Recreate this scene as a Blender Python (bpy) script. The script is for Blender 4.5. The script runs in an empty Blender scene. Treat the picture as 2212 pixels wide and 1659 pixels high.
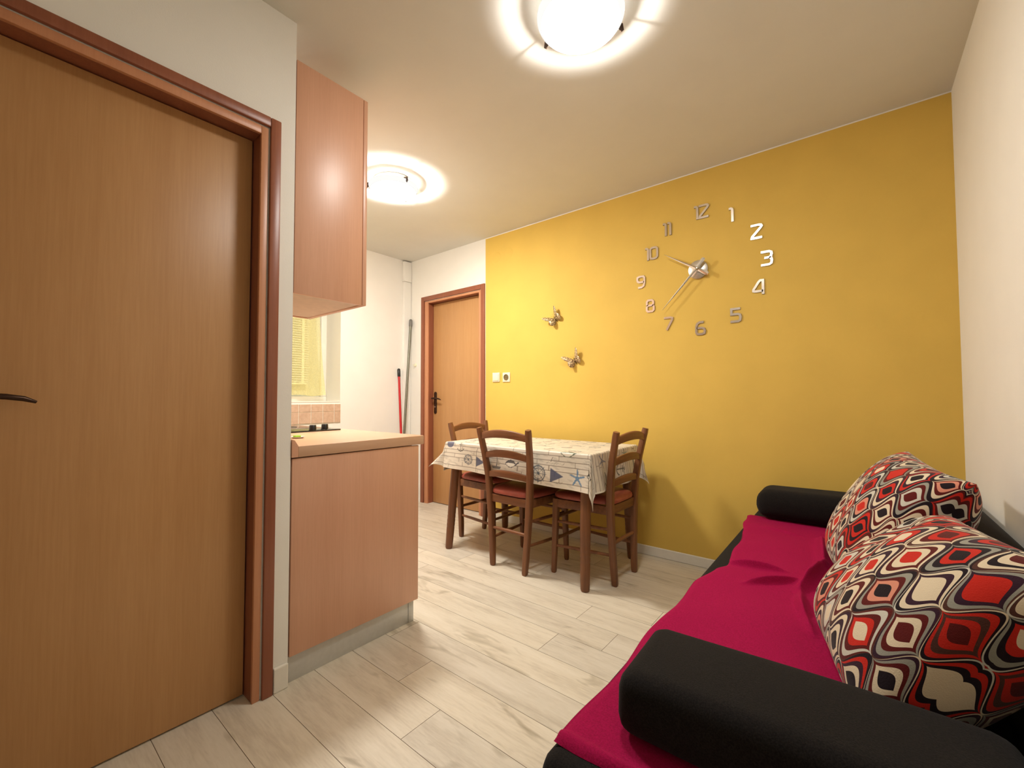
import bpy, bmesh, math, random
import numpy as np
from mathutils import Vector, Matrix
PI = math.pi
random.seed(7)
COL = bpy.context.scene.collection

# ------------------------------------------------------------------ room dimensions (metres)
H = 1.055                      # camera height
YB = 2.852                     # yellow wall
XL = -1.656                    # wall with the near door
XR = 0.383                     # right wall
XK = -3.694                    # kitchen end wall
ZC = 2.507                     # ceiling
YR = 0.736                     # return wall behind the kitchen run
YF = -1.35                     # wall behind the camera
XY = -2.597                    # where the yellow paint starts

# ------------------------------------------------------------------ material helpers
class NT:
    def __init__(s, name):
        s.mat = bpy.data.materials.new(name); s.mat.use_nodes = True
        s.t = s.mat.node_tree; s.t.nodes.clear()
        s.out = s.t.nodes.new('ShaderNodeOutputMaterial')
        s.b = s.t.nodes.new('ShaderNodeBsdfPrincipled')
        s.t.links.new(s.b.outputs[0], s.out.inputs[0])
    def n(s, typ, **kw):
        nd = s.t.nodes.new(typ)
        for k, v in kw.items(): setattr(nd, k, v)
        return nd
    def l(s, a, b): s.t.links.new(a, b)
    def put(s, inp, v):
        if hasattr(v, 'is_linked') or hasattr(v, 'links'): s.l(v, inp)
        else: inp.default_value = v
    def m(s, op, a, b=0.0, c=0.0):
        nd = s.n('ShaderNodeMath', operation=op)
        for i, v in enumerate((a, b, c)):
            if isinstance(v, (int, float)): nd.inputs[i].default_value = v
            else: s.l(v, nd.inputs[i])
        return nd.outputs[0]
    def noise(s, vec, scale, detail=3, rough=.5, dist=0.0):
        nd = s.n('ShaderNodeTexNoise'); nd.inputs['Scale'].default_value = scale
        nd.inputs['Detail'].default_value = detail; nd.inputs['Roughness'].default_value = rough
        nd.inputs['Distortion'].default_value = dist
        s.l(vec, nd.inputs['Vector']); return nd.outputs['Fac']
    def mapping(s, vec, scale=(1, 1, 1), loc=(0, 0, 0)):
        nd = s.n('ShaderNodeMapping'); nd.inputs['Scale'].default_value = scale
        nd.inputs['Location'].default_value = loc
        s.l(vec, nd.inputs['Vector']); return nd.outputs[0]
    def ramp(s, fac, stops, const=False):
        nd = s.n('ShaderNodeValToRGB'); cr = nd.color_ramp
        if const: cr.interpolation = 'CONSTANT'
        while len(cr.elements) > 1: cr.elements.remove(cr.elements[-1])
        cr.elements[0].position = stops[0][0]; cr.elements[0].color = (*stops[0][1], 1)
        for p, c in stops[1:]:
            e = cr.elements.new(p); e.color = (*c, 1)
        s.l(fac, nd.inputs[0]); return nd.outputs[0]
    def mix(s, fac, a, b, mode='MIX'):
        nd = s.n('ShaderNodeMix', data_type='RGBA', blend_type=mode)
        if isinstance(fac, (int, float)): nd.inputs[0].default_value = fac
        else: s.l(fac, nd.inputs[0])
        for i, v in ((6, a), (7, b)):
            if isinstance(v, tuple): nd.inputs[i].default_value = (*v[:3], 1)
            else: s.l(v, nd.inputs[i])
        return nd.outputs[2]
    def bump(s, h, strength, dist=.01):
        nd = s.n('ShaderNodeBump'); nd.inputs['Strength'].default_value = strength
        nd.inputs['Distance'].default_value = dist
        s.l(h, nd.inputs['Height']); s.l(nd.outputs[0], s.b.inputs['Normal'])
    def set(s, rough=.5, metal=0.0, spec=None, **kw):
        s.b.inputs['Roughness'].default_value = rough
        s.b.inputs['Metallic'].default_value = metal
        if spec is not None: s.b.inputs['Specular IOR Level'].default_value = spec
        for k, v in kw.items(): s.b.inputs[k].default_value = v

def lin(r, g, b):
    f = lambda c: c/255/12.92 if c/255 <= .04045 else ((c/255+.055)/1.055)**2.4
    return (f(r), f(g), f(b))

def plain(name, rgb, rough=.5, metal=0.0, spec=None, var=0.06, vs=30, bump=0.0, bs=200, **kw):
    t = NT(name); co = t.n('ShaderNodeTexCoord').outputs['Object']
    nz = t.noise(co, vs, 3)
    a = tuple(max(0, c*(1-var)) for c in rgb); b = tuple(min(1, c*(1+var)) for c in rgb)
    t.l(t.ramp(nz, [(.3, a), (.7, b)]), t.b.inputs['Base Color'])
    t.set(rough, metal, spec, **kw)
    if bump: t.bump(t.noise(co, bs, 2), bump, .002)
    return t.mat

def wood(name, c1, c2, grain='z', rough=.35, fine=90, spec=.5, bump=.05, coat=0.0):
    t = NT(name); co = t.n('ShaderNodeTexCoord').outputs['Object']
    sc = {'x': (.04, 1, 1), 'y': (1, .04, 1), 'z': (1, 1, .04)}[grain]
    v = t.mapping(co, sc)
    n1 = t.noise(v, fine, 4, .6); n2 = t.noise(v, 12, 3, .5, .4)
    f = t.m('ADD', t.m('MULTIPLY', n1, .5), t.m('MULTIPLY', n2, .5))
    t.l(t.ramp(f, [(.35, c1), (.65, c2)]), t.b.inputs['Base Color'])
    t.set(rough, 0, spec); t.b.inputs['Coat Weight'].default_value = coat
    t.b.inputs['Coat Roughness'].default_value = .36
    if bump: t.bump(n1, bump, .001)
    return t.mat

def emit(name, rgb, s):
    t = NT(name); e = t.n('ShaderNodeEmission'); e.inputs[0].default_value = (*rgb, 1)
    e.inputs[1].default_value = s; t.l(e.outputs[0], t.out.inputs[0]); return t.mat

M = {}
M['wall'] = plain('wall_paint', lin(241, 238, 230), .85, spec=.2, var=.012, vs=6, bump=.12, bs=260)
M['ceil'] = plain('ceiling_paint', lin(222, 220, 212), .9, spec=.1, var=.015, vs=5, bump=.10, bs=200)
M['yellow'] = plain('yellow_paint', lin(224, 188, 92), .7, spec=.25, var=.03, vs=5, bump=.10, bs=260)
M['skirt'] = plain('skirting_white', lin(235, 230, 218), .4, var=.02)
M['leaf'] = wood('beech_door_leaf', lin(184, 136, 86), lin(196, 149, 98), 'z', .42, 140, coat=.0)
M['casing'] = wood('door_casing_dark', lin(136, 78, 54), lin(154, 92, 65), 'z', .35, 110)
M['strip'] = wood('door_frame_light', lin(194, 132, 94), lin(206, 145, 106), 'z', .38, 120)
M['cab'] = wood('cabinet_laminate', lin(212, 158, 126), lin(222, 169, 137), 'z', .42, 160, bump=.02, coat=.6)
M['cab_in'] = plain('cabinet_underside', lin(214, 190, 170), .5)
M['ctop'] = wood('worktop_laminate', lin(206, 164, 132), lin(214, 174, 142), 'y', .28, 160, bump=.02)
M['plinth'] = plain('plinth_aluminium', lin(206, 205, 200), .42, .35, var=.03, vs=60)
M['chairwood'] = wood('chair_walnut_wood', lin(98, 59, 34), lin(136, 88, 54), 'z', .42, 60, bump=.1)
M['chairwood_h'] = wood('chair_walnut_rail', lin(102, 61, 35), lin(138, 88, 54), 'x', .42, 60, bump=.1)
M['seat'] = plain('seat_faux_leather', lin(158, 76, 62), .45, var=.12, vs=50, bump=.2, bs=300)
M['chrome'] = plain('polished_metal', (.72, .70, .66), .16, 1.0, var=.03)
M['brushed'] = plain('brushed_metal', (.62, .58, .52), .33, 1.0, var=.1, vs=120)
M['numeral'] = plain('mirror_numeral', (.70, .62, .53), .30, 1.0, var=.04)
M['num_edge'] = plain('numeral_foam_edge', lin(70, 35, 20), .7)
M['darkmetal'] = plain('dark_bronze', lin(66, 48, 38), .35, .8, var=.1)
M['plastic'] = plain('white_plastic', lin(240, 234, 205), .35, var=.01)
M['socket_dark'] = plain('socket_recess', lin(120, 100, 60), .6)
M['black'] = plain('black_plastic', lin(22, 20, 20), .35, var=.1)
M['hob'] = plain('black_glass', lin(10, 8, 9), .06, spec=.8, var=.05)
M['red'] = plain('red_stick', lin(190, 18, 28), .4)
M['greystick'] = plain('steel_tube', (.22, .22, .17), .42, .7)
M['greycap'] = plain('grey_grip', lin(120, 118, 112), .6)
M['opal'] = plain('satin_glass_inside', (.10, .10, .095), .6)
M['green'] = plain('green_sponge', lin(160, 205, 60), .8, bump=.4, bs=400)
M['dish'] = plain('white_ceramic', lin(240, 238, 230), .25)
M['pane'] = plain('window_pane', lin(205, 210, 205), .1, spec=.8)
M['blind'] = plain('blind_slat', lin(238, 243, 248), .5, var=.01)
M['blackfab'] = None

def fabric(name, rgb, rgb2, scale=420, rough=.95, bump=.5, sheen=.3, tint=(1, 1, 1)):
    t = NT(name); co = t.n('ShaderNodeTexCoord').outputs['Object']
    n = t.noise(co, scale, 2, .7)
    t.l(t.ramp(n, [(.35, rgb), (.68, rgb2)]), t.b.inputs['Base Color'])
    t.set(rough, 0, .15); t.b.inputs['Sheen Weight'].default_value = sheen
    t.b.inputs['Sheen Roughness'].default_value = .5
    t.b.inputs['Sheen Tint'].default_value = (*tint, 1)
    t.bump(n, bump, .002); return t.mat
M['blackfab'] = fabric('black_woven_fabric', lin(16, 14, 13), lin(33, 29, 27), 380, sheen=.05)
M['pink'] = fabric('magenta_fleece', lin(142, 8, 60), lin(166, 13, 74), 300, sheen=.25, tint=lin(210, 50, 100))

def floor_mat():
    t = NT('laminate_planks'); co = t.n('ShaderNodeTexCoord').outputs['Object']
    at = t.n('ShaderNodeAttribute', attribute_name='rnd'); at.attribute_type = 'GEOMETRY'
    r = at.outputs['Fac']
    cx = t.n('ShaderNodeCombineXYZ'); t.l(t.m('MULTIPLY', r, 37.0), cx.inputs[2]); t.l(t.m('MULTIPLY', r, 11.0), cx.inputs[0])
    ad = t.n('ShaderNodeVectorMath', operation='ADD'); t.l(co, ad.inputs[0]); t.l(cx.outputs[0], ad.inputs[1])
    v = t.mapping(ad.outputs[0], (.12, 1, 1)); v2 = t.mapping(ad.outputs[0], (.3, 1, 1))
    fine = t.noise(v, 130, 4, .65); mid = t.noise(v, 16, 4, .6, .25); kn = t.noise(v2, 9, 3, .6, .8)
    base = t.ramp(t.m('ADD', t.m('MULTIPLY', mid, .65), t.m('MULTIPLY', fine, .35)),
                  [(.32, lin(196, 184, 165)), (.5, lin(219, 209, 190)), (.68, lin(230, 221, 204))])
    knot = t.ramp(kn, [(.62, (1, 1, 1)), (.70, (.72, .70, .66)), (.78, (.55, .52, .48))])
    c = t.mix(1.0, base, knot, 'MULTIPLY')
    tone = t.ramp(r, [(0, (.90, .90, .91)), (1, (1.0, .99, .97))])
    c = t.mix(1.0, c, tone, 'MULTIPLY')
    t.l(c, t.b.inputs['Base Color']); t.set(.38, 0, .4); t.bump(fine, .06, .001)
    return t.mat
M['floor'] = floor_mat()
M['seam'] = plain('plank_seam', lin(120, 102, 78), .8)

def tile_mat():
    t = NT('beige_wall_tile'); co = t.n('ShaderNodeTexCoord').outputs['Object']
    n = t.noise(co, 40, 4)
    t.l(t.ramp(n, [(.3, lin(198, 166, 142)), (.7, lin(212, 182, 158))]), t.b.inputs['Base Color'])
    t.set(.25); return t.mat
M['tile'] = tile_mat(); M['grout'] = plain('grout', lin(240, 232, 214), .8)

def ogee_mat(name, seed, sx=.088, sy=.135, rot=0.0):
    t = NT(name); uv = t.n('ShaderNodeUVMap', uv_map='UVMap').outputs[0]
    mp = t.n('ShaderNodeMapping'); mp.inputs['Rotation'].default_value = (0, 0, rot)
    mp.inputs['Scale'].default_value = (1/(sx/2), 1/(sy/2), 1); mp.inputs['Location'].default_value = (seed*.37, seed*.61, 0)
    mp.vector_type = 'POINT'; t.l(uv, mp.inputs[0])
    # slight hand-printed wobble
    wn = t.n('ShaderNodeTexNoise'); wn.inputs['Scale'].default_value = 9; wn.inputs['Detail'].default_value = 1; t.l(uv, wn.inputs['Vector'])
    wv = t.n('ShaderNodeVectorMath', operation='MULTIPLY_ADD'); t.l(wn.outputs['Color'], wv.inputs[0]); wv.inputs[1].default_value = (.28, .28, 0); t.l(mp.outputs[0], wv.inputs[2])
    sp = t.n('ShaderNodeSeparateXYZ'); t.l(wv.outputs[0], sp.inputs[0]); x, y = sp.outputs[0], sp.outputs[1]
    def cell(x, y):
        ix = t.m('ROUND', t.m('MULTIPLY', x, .5)); iy = t.m('ROUND', t.m('MULTIPLY', y, .5))
        ax = t.m('ABSOLUTE', t.m('SUBTRACT', x, t.m('MULTIPLY', ix, 2.0)))
        yy = t.m('SUBTRACT', y, t.m('MULTIPLY', iy, 2.0))
        ay = yy
        w = t.m('MULTIPLY', t.m('ADD', t.m('COSINE', t.m('MULTIPLY', ay, PI)), 1.0), .5)
        A_ = t.m('SUBTRACT', t.m('ADD', ax, 1.0), w)
        B_ = t.m('DIVIDE', ax, t.m('MAXIMUM', w, .02))
        # the two metrics agree on the outline; their mix gives flame-shaped tips inside
        tt = t.m('ADD', t.m('MULTIPLY', A_, .66), t.m('MULTIPLY', B_, .34))
        tt = t.m('ADD', tt, t.m('MULTIPLY', t.m('GREATER_THAN', A_, 1.0), 1.0))
        return tt, ix, iy, yy
    ta, ia, ja, ya = cell(x, y)
    x1 = t.m('ADD', x, 1.0); y1 = t.m('ADD', y, 1.0)
    tb, ib, jb, yb = cell(x1, y1)
    inA = t.m('LESS_THAN', ta, 1.0)
    def sel(a, b): return t.m('ADD', t.m('MULTIPLY', a, inA), t.m('MULTIPLY', b, t.m('SUBTRACT', 1.0, inA)))
    tt = sel(ta, tb); yy = sel(ya, yb)
    # teardrop bias: inner bands sit lower in the motif
    tt = t.m('ADD', tt, t.m('MULTIPLY', t.m('MULTIPLY', yy, .13), t.m('SUBTRACT', 1.0, t.m('MINIMUM', tt, 1.0))))
    ci = sel(ia, t.m('ADD', ib, 31.5)); cj = sel(ja, t.m('ADD', jb, 17.5))
    def pick(k, cols):
        cb = t.n('ShaderNodeCombineXYZ'); t.l(ci, cb.inputs[0]); t.l(cj, cb.inputs[1]); cb.inputs[2].default_value = k*3.7+seed
        wn = t.n('ShaderNodeTexWhiteNoise', noise_dimensions='3D'); t.l(cb.outputs[0], wn.inputs['Vector'])
        n = len(cols)
        return t.ramp(wn.outputs['Value'], [(i/n, c) for i, c in enumerate(cols)], True)
    cream = lin(222, 205, 176); white = lin(200, 196, 182); red = lin(196, 42, 30); maroon = lin(92, 26, 24)
    dark = lin(34, 24, 30); purple = lin(56, 32, 46); brown = lin(84, 52, 44); blush = lin(212, 140, 116); grey = lin(150, 148, 136)
    cols = [pick(0, [red, dark, cream, maroon, dark]), pick(1, [cream, red, cream, white, blush]),
            pick(2, [maroon, maroon, dark, brown, purple]), pick(3, [cream, white, cream, red, grey]),
            pick(4, [dark, purple, brown, dark, maroon])]
    edges = [.25, .47, .66, .84]
    c = cols[0]
    for e, k in zip(edges, cols[1:]):
        c = t.mix(t.m('GREATER_THAN', tt, e), c, k)
    # thin cream key line between motifs
    kl = t.m('MULTIPLY', t.m('GREATER_THAN', tt, .955), 1.0)
    c = t.mix(kl, c, pick(9, [cream, dark, brown, white, dark]))
    t.l(c, t.b.inputs['Base Color']); t.set(.95, 0, .1)
    t.b.inputs['Sheen Weight'].default_value = .15
    co = t.n('ShaderNodeTexCoord').outputs['Object']; t.bump(t.noise(co, 420, 2, .7), .4, .002)
    return t.mat

def curtain_mat():
    t = NT('sheer_yellow_curtain')
    t.b.inputs['Base Color'].default_value = (*lin(255, 242, 168), 1); t.set(.9, 0, .1)
    tr = t.n('ShaderNodeBsdfTranslucent'); tr.inputs[0].default_value = (*lin(252, 242, 165), 1)
    tp = t.n('ShaderNodeBsdfTransparent'); tp.inputs[0].default_value = (1, .98, .85, 1)
    m1 = t.n('ShaderNodeMixShader'); m1.inputs[0].default_value = .3; t.l(t.b.outputs[0], m1.inputs[1]); t.l(tr.outputs[0], m1.inputs[2])
    co = t.n('ShaderNodeTexCoord').outputs['Object']
    m2 = t.n('ShaderNodeMixShader'); t.l(t.m('MULTIPLY', t.noise(co, 500, 1), 1.0), m2.inputs[0]); t.l(m1.outputs[0], m2.inputs[1]); t.l(tp.outputs[0], m2.inputs[2])
    t.l(m2.outputs[0], t.out.inputs[0]); return t.mat
M['curtain'] = curtain_mat()

def attr_mat(name, attr, rough=.6, bump=0.15):
    t = NT(name); a = t.n('ShaderNodeAttribute', attribute_name=attr)
    t.l(a.outputs['Color'], t.b.inputs['Base Color']); t.set(rough, 0, .3)
    co = t.n('ShaderNodeTexCoord').outputs['Object']; t.bump(t.noise(co, 300, 2), bump, .001)
    return t.mat

# ------------------------------------------------------------------ mesh helpers
def box(bm, x0, x1, y0, y1, z0, z1, bev=0.0, mi=0, segs=2):
    vs = [bm.verts.new(p) for p in ((x0,y0,z0),(x1,y0,z0),(x1,y1,z0),(x0,y1,z0),(x0,y0,z1),(x1,y0,z1),(x1,y1,z1),(x0,y1,z1))]
    fs = [bm.faces.new([vs[i] for i in q]) for q in ((3,2,1,0),(4,5,6,7),(0,1,5,4),(1,2,6,5),(2,3,7,6),(3,0,4,7))]
    for f in fs: f.material_index = mi
    if bev:
        es = list({e for f in fs for e in f.edges})
        r = bmesh.ops.bevel(bm, geom=es, offset=bev, segments=segs, affect='EDGES', profile=.5, clamp_overlap=True)
        for f in r['faces']: f.material_index = mi
    return vs

def ring_pts(c, u, v, ru, rv, n):
    return [c + u*(ru*math.cos(2*PI*i/n)) + v*(rv*math.sin(2*PI*i/n)) for i in range(n)]

def loft(bm, rings, cap=True, mi=0, closed=True):
    R = [[bm.verts.new(p) for p in r] for r in rings]
    n = len(R[0])
    for a, b in zip(R, R[1:]):
        for i in range(n if closed else n-1):
            f = bm.faces.new((a[i], a[(i+1) % n], b[(i+1) % n], b[i])); f.material_index = mi
    if cap:
        f = bm.faces.new(R[0][::-1]); f.material_index = mi
        f = bm.faces.new(R[-1]); f.material_index = mi
    return R

def tube(bm, pts, rad, n=12, flat=1.0, mi=0, up=None):
    pts = [Vector(p) for p in pts]
    rad = rad if isinstance(rad, (list, tuple)) else [rad]*len(pts)
    rings = []
    for i, p in enumerate(pts):
        d = (pts[min(i+1, len(pts)-1)] - pts[max(i-1, 0)]).normalized()
        a = Vector(up) if up else (Vector((0, 0, 1)) if abs(d.z) < .9 else Vector((0, 1, 0)))
        u = d.cross(a).normalized(); v = u.cross(d).normalized()
        rings.append(ring_pts(p, u, v, rad[i]*flat, rad[i], n))
    loft(bm, rings, True, mi)

def rrect(c, u, v, w, h, r, k=3):
    """rounded rectangle ring"""
    P = []
    for sx, sy, a0 in ((1, 1, 0), (-1, 1, 90), (-1, -1, 180), (1, -1, 270)):
        for i in range(k+1):
            a = math.radians(a0+90*i/k)
            P.append(c + u*(sx*(w/2-r)+r*math.cos(a)) + v*(sy*(h/2-r)+r*math.sin(a)))
    return P

def bar(bm, pts, w, h, r=.004, up=(0, 0, 1), k=3, mi=0):
    pts = [Vector(p) for p in pts]; rings = []
    for i, p in enumerate(pts):
        d = (pts[min(i+1, len(pts)-1)] - pts[max(i-1, 0)]).normalized()
        u = d.cross(Vector(up)).normalized(); v = u.cross(d).normalized()
        wi = w[i] if isinstance(w, (list, tuple)) else w; hi = h[i] if isinstance(h, (list, tuple)) else h
        rings.append(rrect(p, u, v, wi, hi, min(r, wi*.45, hi*.45), k))
    loft(bm, rings, True, mi)

def lathe(bm, prof, c=(0, 0, 0), n=64, mi=0, axis='z'):
    R = []
    for r, z in prof:
        ring = []
        for i in range(n):
            a = 2*PI*i/n
            p = (r*math.cos(a), r*math.sin(a), z) if axis == 'z' else (r*math.cos(a), z, r*math.sin(a))
            ring.append(bm.verts.new(Vector(p)+Vector(c)))
        R.append(ring)
    for a, b in zip(R, R[1:]):
        for i in range(n):
            f = bm.faces.new((a[i], a[(i+1) % n], b[(i+1) % n], b[i])); f.material_index = mi
    return R

def obj(name, bm, mats, parent=None, smooth=True, angle=40, recalc=True):
    if recalc: bmesh.ops.recalc_face_normals(bm, faces=bm.faces)
    me = bpy.data.meshes.new(name); bm.to_mesh(me); bm.free()
    for m_ in (mats if isinstance(mats, (list, tuple)) else [mats]): me.materials.append(m_)
    if smooth:
        me.polygons.foreach_set('use_smooth', [True]*len(me.polygons))
        me.set_sharp_from_angle(angle=math.radians(angle))
    o = bpy.data.objects.new(name, me); COL.objects.link(o)
    if parent: o.parent = parent
    return o

def tag(o, label, cat, group=None, kind=None):
    o['label'] = label; o['category'] = cat
    if group: o['group'] = group
    if kind: o['kind'] = kind
    return o

def thing(name, label, cat, loc=(0, 0, 0), rz=0, group=None):
    o = bpy.data.objects.new(name, None); COL.objects.link(o); o.empty_display_size = .05
    o.location = loc; o.rotation_euler = (0, 0, rz)
    return tag(o, label, cat, group)

def struct(name, bm, mats, label, cat, smooth=False):
    o = obj(name, bm, mats, smooth=smooth); return tag(o, label, cat, kind='structure')

def new(): return bmesh.new()
def B(*a, **k):
    bm = new(); box(bm, *a, **k); return bm

def dup(root, loc, rz, label, group=None):
    r = root.copy(); COL.objects.link(r); r.location = loc; r.rotation_euler = (0, 0, rz); r['label'] = label
    if group: r['group'] = group
    for ch in list(root.children):
        c = ch.copy(); COL.objects.link(c); c.parent = r
        for g in ch.children:
            d = g.copy(); COL.objects.link(d); d.parent = c
    return r

# ------------------------------------------------------------------ room shell
T = .12
# floor: individual planks with narrow seams, rows along X
bm = new(); lay = bm.faces.layers.float.new('rnd')
W = .1617; y = .52 - W*12; row = -12
joints = {2: -1.124, 3: -1.356, 7: -.854, 8: -1.069, 4: -.35, 5: -1.95, 6: -2.35, 1: -.55, 0: -.9}
g = .0008
while y < YB + .02:
    j0 = joints.get(row, random.uniform(-2, 0)); L = 1.285
    x = j0 - L*math.ceil((j0 - (XK-.05))/L)
    while x < XR+.05:
        xa, xb = max(x, XK-.06), min(x+L, XR+.06); ya, yb = max(y, YF-.06), min(y+W, YB+.12)
        if xb > xa+.01 and yb > ya+.01:
            rnd = random.random()
            o_ = [bm.verts.new(p) for p in ((xa, ya, -.0015), (xb, ya, -.0015), (xb, yb, -.0015), (xa, yb, -.0015))]
            i_ = [bm.verts.new(p) for p in ((xa+g, ya+g, 0), (xb-g, ya+g, 0), (xb-g, yb-g, 0), (xa+g, yb-g, 0))]
            f = bm.faces.new(i_); f[lay] = rnd
            for k in range(4):
                f = bm.faces.new((o_[k], o_[(k+1) % 4], i_[(k+1) % 4], i_[k])); f[lay] = rnd; f.material_index = 1
        x += L
    y += W; row += 1
vs = [bm.verts.new(p) for p in ((XK-.06, YF-.06, -.0016), (XR+.06, YF-.06, -.0016), (XR+.06, YB+.12, -.0016), (XK-.06, YB+.12, -.0016))]
f = bm.faces.new(vs); f.material_index = 1
o = obj('floor', bm, [M['floor'], M['seam']], smooth=False)
tag(o, 'pale greige laminate plank floor running through the room', 'floor', kind='structure')

struct('ceiling', B(XK-.4, XR+T, YF-T, YB+T, ZC, ZC+.1), M['ceil'], 'smooth off white painted ceiling over both lamps', 'ceiling')

DX0, DX1, DZ = -3.395, -2.664, 2.04        # back door opening
bm = new()
box(bm, XK-.4, DX0, YB, YB+T, -.01, ZC)
box(bm, DX0, DX1, YB, YB+T, DZ, ZC)
box(bm, DX1, XY, YB, YB+T, -.01, ZC)
box(bm, XY, XR+T, YB, YB+T, -.01, ZC-.007, mi=1)
box(bm, XY, XR+T, YB, YB+T, ZC-.007, ZC)
struct('wall_back', bm, [M['wall'], M['yellow']], 'long wall painted mustard yellow, white around the far door', 'wall')
struct('wall_right', B(XR, XR+T, YF-T, YB, -.01, ZC), M['wall'], 'off white wall to the right behind the sofa', 'wall')
struct('wall_front', B(XL-T, XR, YF-T, YF, -.01, ZC), M['wall'], 'off white wall behind the viewer', 'wall')
LY0, LY1, LZ = -.185, .640, 2.035          # near door opening
bm = new()
box(bm, XL-T, XL, YF, LY0, -.01, ZC)
box(bm, XL-T, XL, LY0, LY1, LZ, ZC)
box(bm, XL-T, XL, LY1, YR, -.01, ZC, bev=0)
struct('wall_left', bm, M['wall'], 'off white wall holding the large near door', 'wall')
struct('wall_kitchen', B(XK-.4, XL-T, YR-T, YR, -.01, ZC), M['wall'], 'white return wall behind the kitchen cabinets', 'wall')
# end wall with window niche
NY0, NY1, NZ0, NZ1, ND = 1.10, 2.075, 1.022, 2.20, .25
bm = new()
box(bm, XK-.36, XK, YR, NY0, -.01, ZC)
box(bm, XK-.36, XK, NY1, YB, -.01, ZC)
box(bm, XK-.36, XK, NY0, NY1, -.01, NZ0)
box(bm, XK-.36, XK, NY0, NY1, NZ1, ZC)
struct('wall_end', bm, M['wall'], 'white end wall of the kitchen with the window niche', 'wall')

# skirting boards
def skirt(name, x0, x1, y0, y1, z, label):
    struct(name, B(x0, x1, y0, y1, 0, z, bev=.004), M['skirt'], label, 'skirting board')
skirt('baseboard_back', DX1+.075, XR, YB-.012, YB, .062, 'low white skirting along the yellow wall')
skirt('baseboard_left', XL, XL+.013, LY1+.043, YR-.002, .088, 'short white skirting piece beside the near door casing')
skirt('baseboard_right', XR-.012, XR, YF, YB-.012, .062, 'white skirting under the right wall behind the sofa')

# ------------------------------------------------------------------ doors
def lever(parent, loc, axis, side, big=False):
    """handle: backplate + lever, built in local frame: n = out of leaf, s = along leaf"""
    n = Vector(axis); s = Vector(side); z = Vector((0, 0, 1)); c = Vector(loc)
    h = new(); hh = .112
    rings = []
    for d, k in ((0, 1.0), (.006, 1.0), (.009, .8)):
        ring = []
        for i in range(24):
            a = 2*PI*i/24
            px, pz = .019*math.cos(a)*k, .019*math.sin(a)*k + (hh-.019)*(1 if math.sin(a) >= 0 else -1) - .045
            ring.append(c + n*d + s*px + z*pz)
        rings.append(ring)
    loft(h, rings, True)
    ho = obj('handle', h, M['darkmetal'], parent); ho['label'] = 'dark bronze lever handle on an oblong plate'
    l_ = new()
    tube(l_, [c+n*.0, c+n*.035, c+n*.045+s*.006], .009, 14)
    tube(l_, [c+n*.046-s*.004, c+n*.05+s*.03+z*.003, c+n*.05+s*.07+z*.0, c+n*.048+s*.10-z*.005, c+n*.043+s*.122-z*.014], [.009, .008, .0075, .007, .004], 12, 1.3)
    obj('lever', l_, M['darkmetal'], ho)
    k = new(); tube(k, [c+n*.008-z*.085, c+n*.0115-z*.085], .009, 16); obj('lock_cylinder', k, M['brushed'], ho)
    return ho

# near door in the left wall
d1 = thing('door_1', 'large beech door at the left edge in a reddish brown frame', 'door'); d1['kind'] = 'structure'
def casing_prof(bm, pts_out, xf):
    pass
LCO0, LCO1, LCZ = -.23, .680, 2.082      # outer casing
bm = new()
# outer moulding (raised), U shape
x0 = XL; xo = XL+.016
box(bm, x0, xo, LCO1-.036, LCO1, 0, LCZ, bev=.004)
box(bm, x0, xo, LCO0, LCO0+.036, 0, LCZ, bev=.004)
box(bm, x0, xo, LCO0+.036, LCO1-.036, LCZ-.036, LCZ, bev=.004)
obj('casing', bm, M['casing'], d1)
bm = new()
yi0, yi1, zi = LCO0+.066, .615, 2.012
xf = XL-.008
box(bm, xf, XL+.006, yi1, LCO1-.041, 0, LCZ-.041, bev=.002)
box(bm, xf, XL+.006, LCO0+.041, yi0, 0, LCZ-.041, bev=.002)
box(bm, xf, XL+.006, yi0, yi1, zi, LCZ-.041, bev=.002)
obj('frame', bm, M['strip'], d1)
bm = new()
box(bm, XL-T+.004, xf-.0005, yi1+.001, LY1-.001, 0, LZ-.001)
box(bm, XL-T+.004, xf-.0005, LY0+.001, yi0-.001, 0, LZ-.001)
box(bm, XL-T+.004, xf-.0005, yi0-.0005, yi1+.0005, zi+.001, LZ-.001)
obj('lining', bm, M['casing'], d1)
lf = obj('leaf', B(XL-.110, XL-.066, yi0+.003, yi1-.003, .006, zi-.003, bev=.002), M['leaf'], d1)
lever(d1, (XL-.066, -.028, 1.062), (1, 0, 0), (0, 1, 0))

# far door in the white part of the back wall
d2 = thing('door_2', 'far orange beech door between white wall and yellow wall', 'door'); d2['kind'] = 'structure'
CX0, CX1, CZ = -3.485, -2.600, 2.096
bm = new(); y0, y1 = YB-.016, YB
box(bm, CX0, CX0+.045, y0, y1, 0, CZ, bev=.004)
box(bm, CX1-.045, CX1, y0, y1, 0, CZ, bev=.004)
box(bm, CX0+.045, CX1-.045, y0, y1, CZ-.045, CZ, bev=.004)
obj('casing', bm, M['casing'], d2)
bm = new(); xi0, xi1, zi = -3.384, -2.675, 2.026
box(bm, CX0+.05, xi0, YB-.007, YB+.008, 0, CZ-.05, bev=.002)
box(bm, xi1, CX1-.05, YB-.007, YB+.008, 0, CZ-.05, bev=.002)
box(bm, xi0, xi1, YB-.007, YB+.008, zi, CZ-.05, bev=.002)
obj('frame', bm, M['strip'], d2)
bm = new()
box(bm, DX0+.001, xi0-.001, YB+.0085, YB+T-.004, 0, DZ-.001)
box(bm, xi1+.001, DX1-.001, YB+.0085, YB+T-.004, 0, DZ-.001)
box(bm, xi0-.0005, xi1+.0005, YB+.0085, YB+T-.004, zi+.001, DZ-.001)
obj('lining', bm, M['casing'], d2)
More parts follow.
